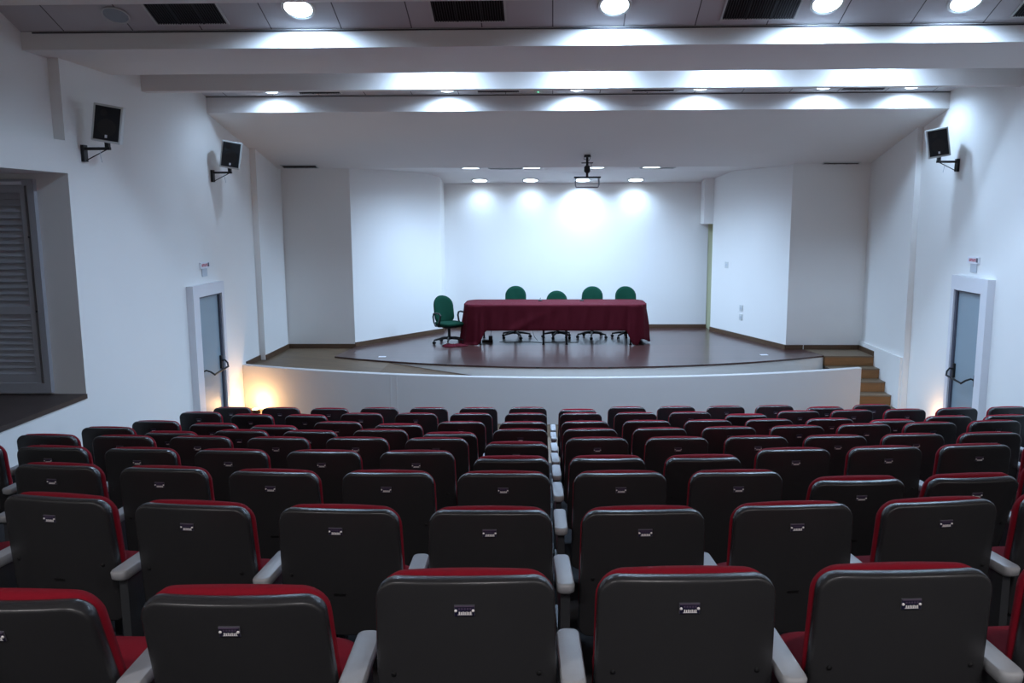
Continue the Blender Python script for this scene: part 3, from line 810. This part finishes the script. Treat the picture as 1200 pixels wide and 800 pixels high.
# table and stage odds and ends
for x, w_ in ((-.25, 'left'), (.58, 'right')):
    t = thing('desk_microphone_base', 'tiny black microphone base on the red cloth, '+w_+' one', 'microphone base', (x, 16.62, zt+.0075), group='microphone bases on the table')
    MB().lathe([(.045, 0), (.045, .012), (.02, .03), (.008, .034)], 18).build('base', M['black'], t)
    MB().tube([(0, 0, .03), (0, 0, .05), (.01, 0, .062)], .006, 8).build('socket', M['black'], t)
t = thing('power_box', 'black cable box on the stage floor under the left table', 'power box', (-1.28, 16.30, S))
MB().box(-.11, .10, -.06, .06, .001, .05).build('case', M['black'], t, smooth=False)
MB().box(.02, .09, -.04, .04, .0505, .13).build('plug_block', M['black'], t, smooth=False)
MB().tube([(.06, 0, .13), (.07, .0, .3), (.09, .02, .5), (.12, .03, .66)], .004, 6).build('cable', M['black'], t)
mb = MB(); mb.tube([(-1.05, 16.32, S+.006), (-.9, 16.25, S+.006), (-.6, 16.35, S+.006), (-.2, 16.22, S+.006), (.2, 16.3, S+.006), (.5, 16.25, S+.006)], .005, 6)
tag(mb.build('floor_cable', M['black']), 'thin black cable lying on the stage floor under the table', 'cable')
mb = MB(); mb.tube([(-.28, 16.5, S+.74), (-.36, 16.5, S+.45), (-.42, 16.48, S+.25), (-.36, 16.46, S+.08), (-.30, 16.45, S+.006)], .004, 6)
tag(mb.build('hanging_cable', M['black']), 'thin cable hanging in a loop below the middle of the table', 'cable')
for x, y, w_ in ((-3.02, 14.55, 'left'), (3.76, 14.78, 'right')):
    tag(MB().box(-.065, .065, -.05, .05, .001, .004).build('paper_note', M['paper'], None, (x, y, S), (0, 0, .1), smooth=False), 'small white paper square on the dark stage floor, %s side' % w_, 'paper', 'white papers on the stage floor')

# switches and sockets on the right wing
def on_wing(x_t, z0, z1, name, label, cat, w_=.055):
    a = Vector((4.31, 15.4)); b = Vector((3.40, 18.0)); d = (b-a).normalized(); nrm = Vector((-d.y, d.x)); 
    if nrm.x > 0: nrm = -nrm
    p = a+(b-a)*x_t
    ang = math.atan2(d.y, d.x)
    t = thing(name, label, cat, (p.x+nrm.x*.001, p.y+nrm.y*.001, z0), (0, 0, ang))
    h = z1-z0
    MB().box(-w_, w_, .0, .012, 0, h).build('cover_plate', M['white_pl'], t, smooth=False)
    MB().box(-w_*.45, w_*.45, .0122, .016, h*.3, h*.7).build('rocker' if 'switch' in name else 'socket_face', M['clear'], t, smooth=False)
on_wing(.78, 2.08, 2.21, 'light_switch', 'white light switch high on the right stage wing wall', 'light switch')
on_wing(.56, 1.25, 1.37, 'wall_socket', 'upper white wall socket on the right stage wing wall', 'wall socket')
on_wing(.56, 1.07, 1.19, 'wall_socket', 'lower white wall socket on the right stage wing wall', 'wall socket')

# warm step lamps near the floor in both front corners
def step_lamp(loc, rz, label, power):
    t = thing('floor_lamp', label, 'floor lamp', loc, (0, 0, rz), 'warm floor lamps')
    MB().lathe([(.07, 0), (.07, .05), (.06, .06)], 20).build('housing', M['blackm'], t)
    MB().lathe([(.055, .0605), (.05, .068), (.02, .072)], 20).build('lamp_lens', M['warm'], t)
    ld = bpy.data.lights.new('warm_lamp', 'POINT'); ld.energy = power; ld.color = (1, .58, .24); ld.shadow_soft_size = .05
    lo = bpy.data.objects.new('warm_source', ld); C.objects.link(lo); lo.parent = t; lo.location = (0, 0, .14)
step_lamp((-4.84, 13.20, 0), 0, 'warm lamp on the floor in the left front corner, glowing on the low wall', 24)
step_lamp((5.60, 12.35, 0), 0, 'warm lamp on the floor beyond the right door', 7)

# ------------------------------------------------------------------ world and view
w = bpy.data.worlds.new('world'); bpy.context.scene.world = w; w.use_nodes = True
w.node_tree.nodes['Background'].inputs['Color'].default_value = (.5, .6, .8, 1)
w.node_tree.nodes['Background'].inputs['Strength'].default_value = .05
vs = bpy.context.scene.view_settings
vs.view_transform = 'Standard'; vs.look = 'None'; vs.gamma = 1; vs.use_curve_mapping = False
vs.exposure = -0.35
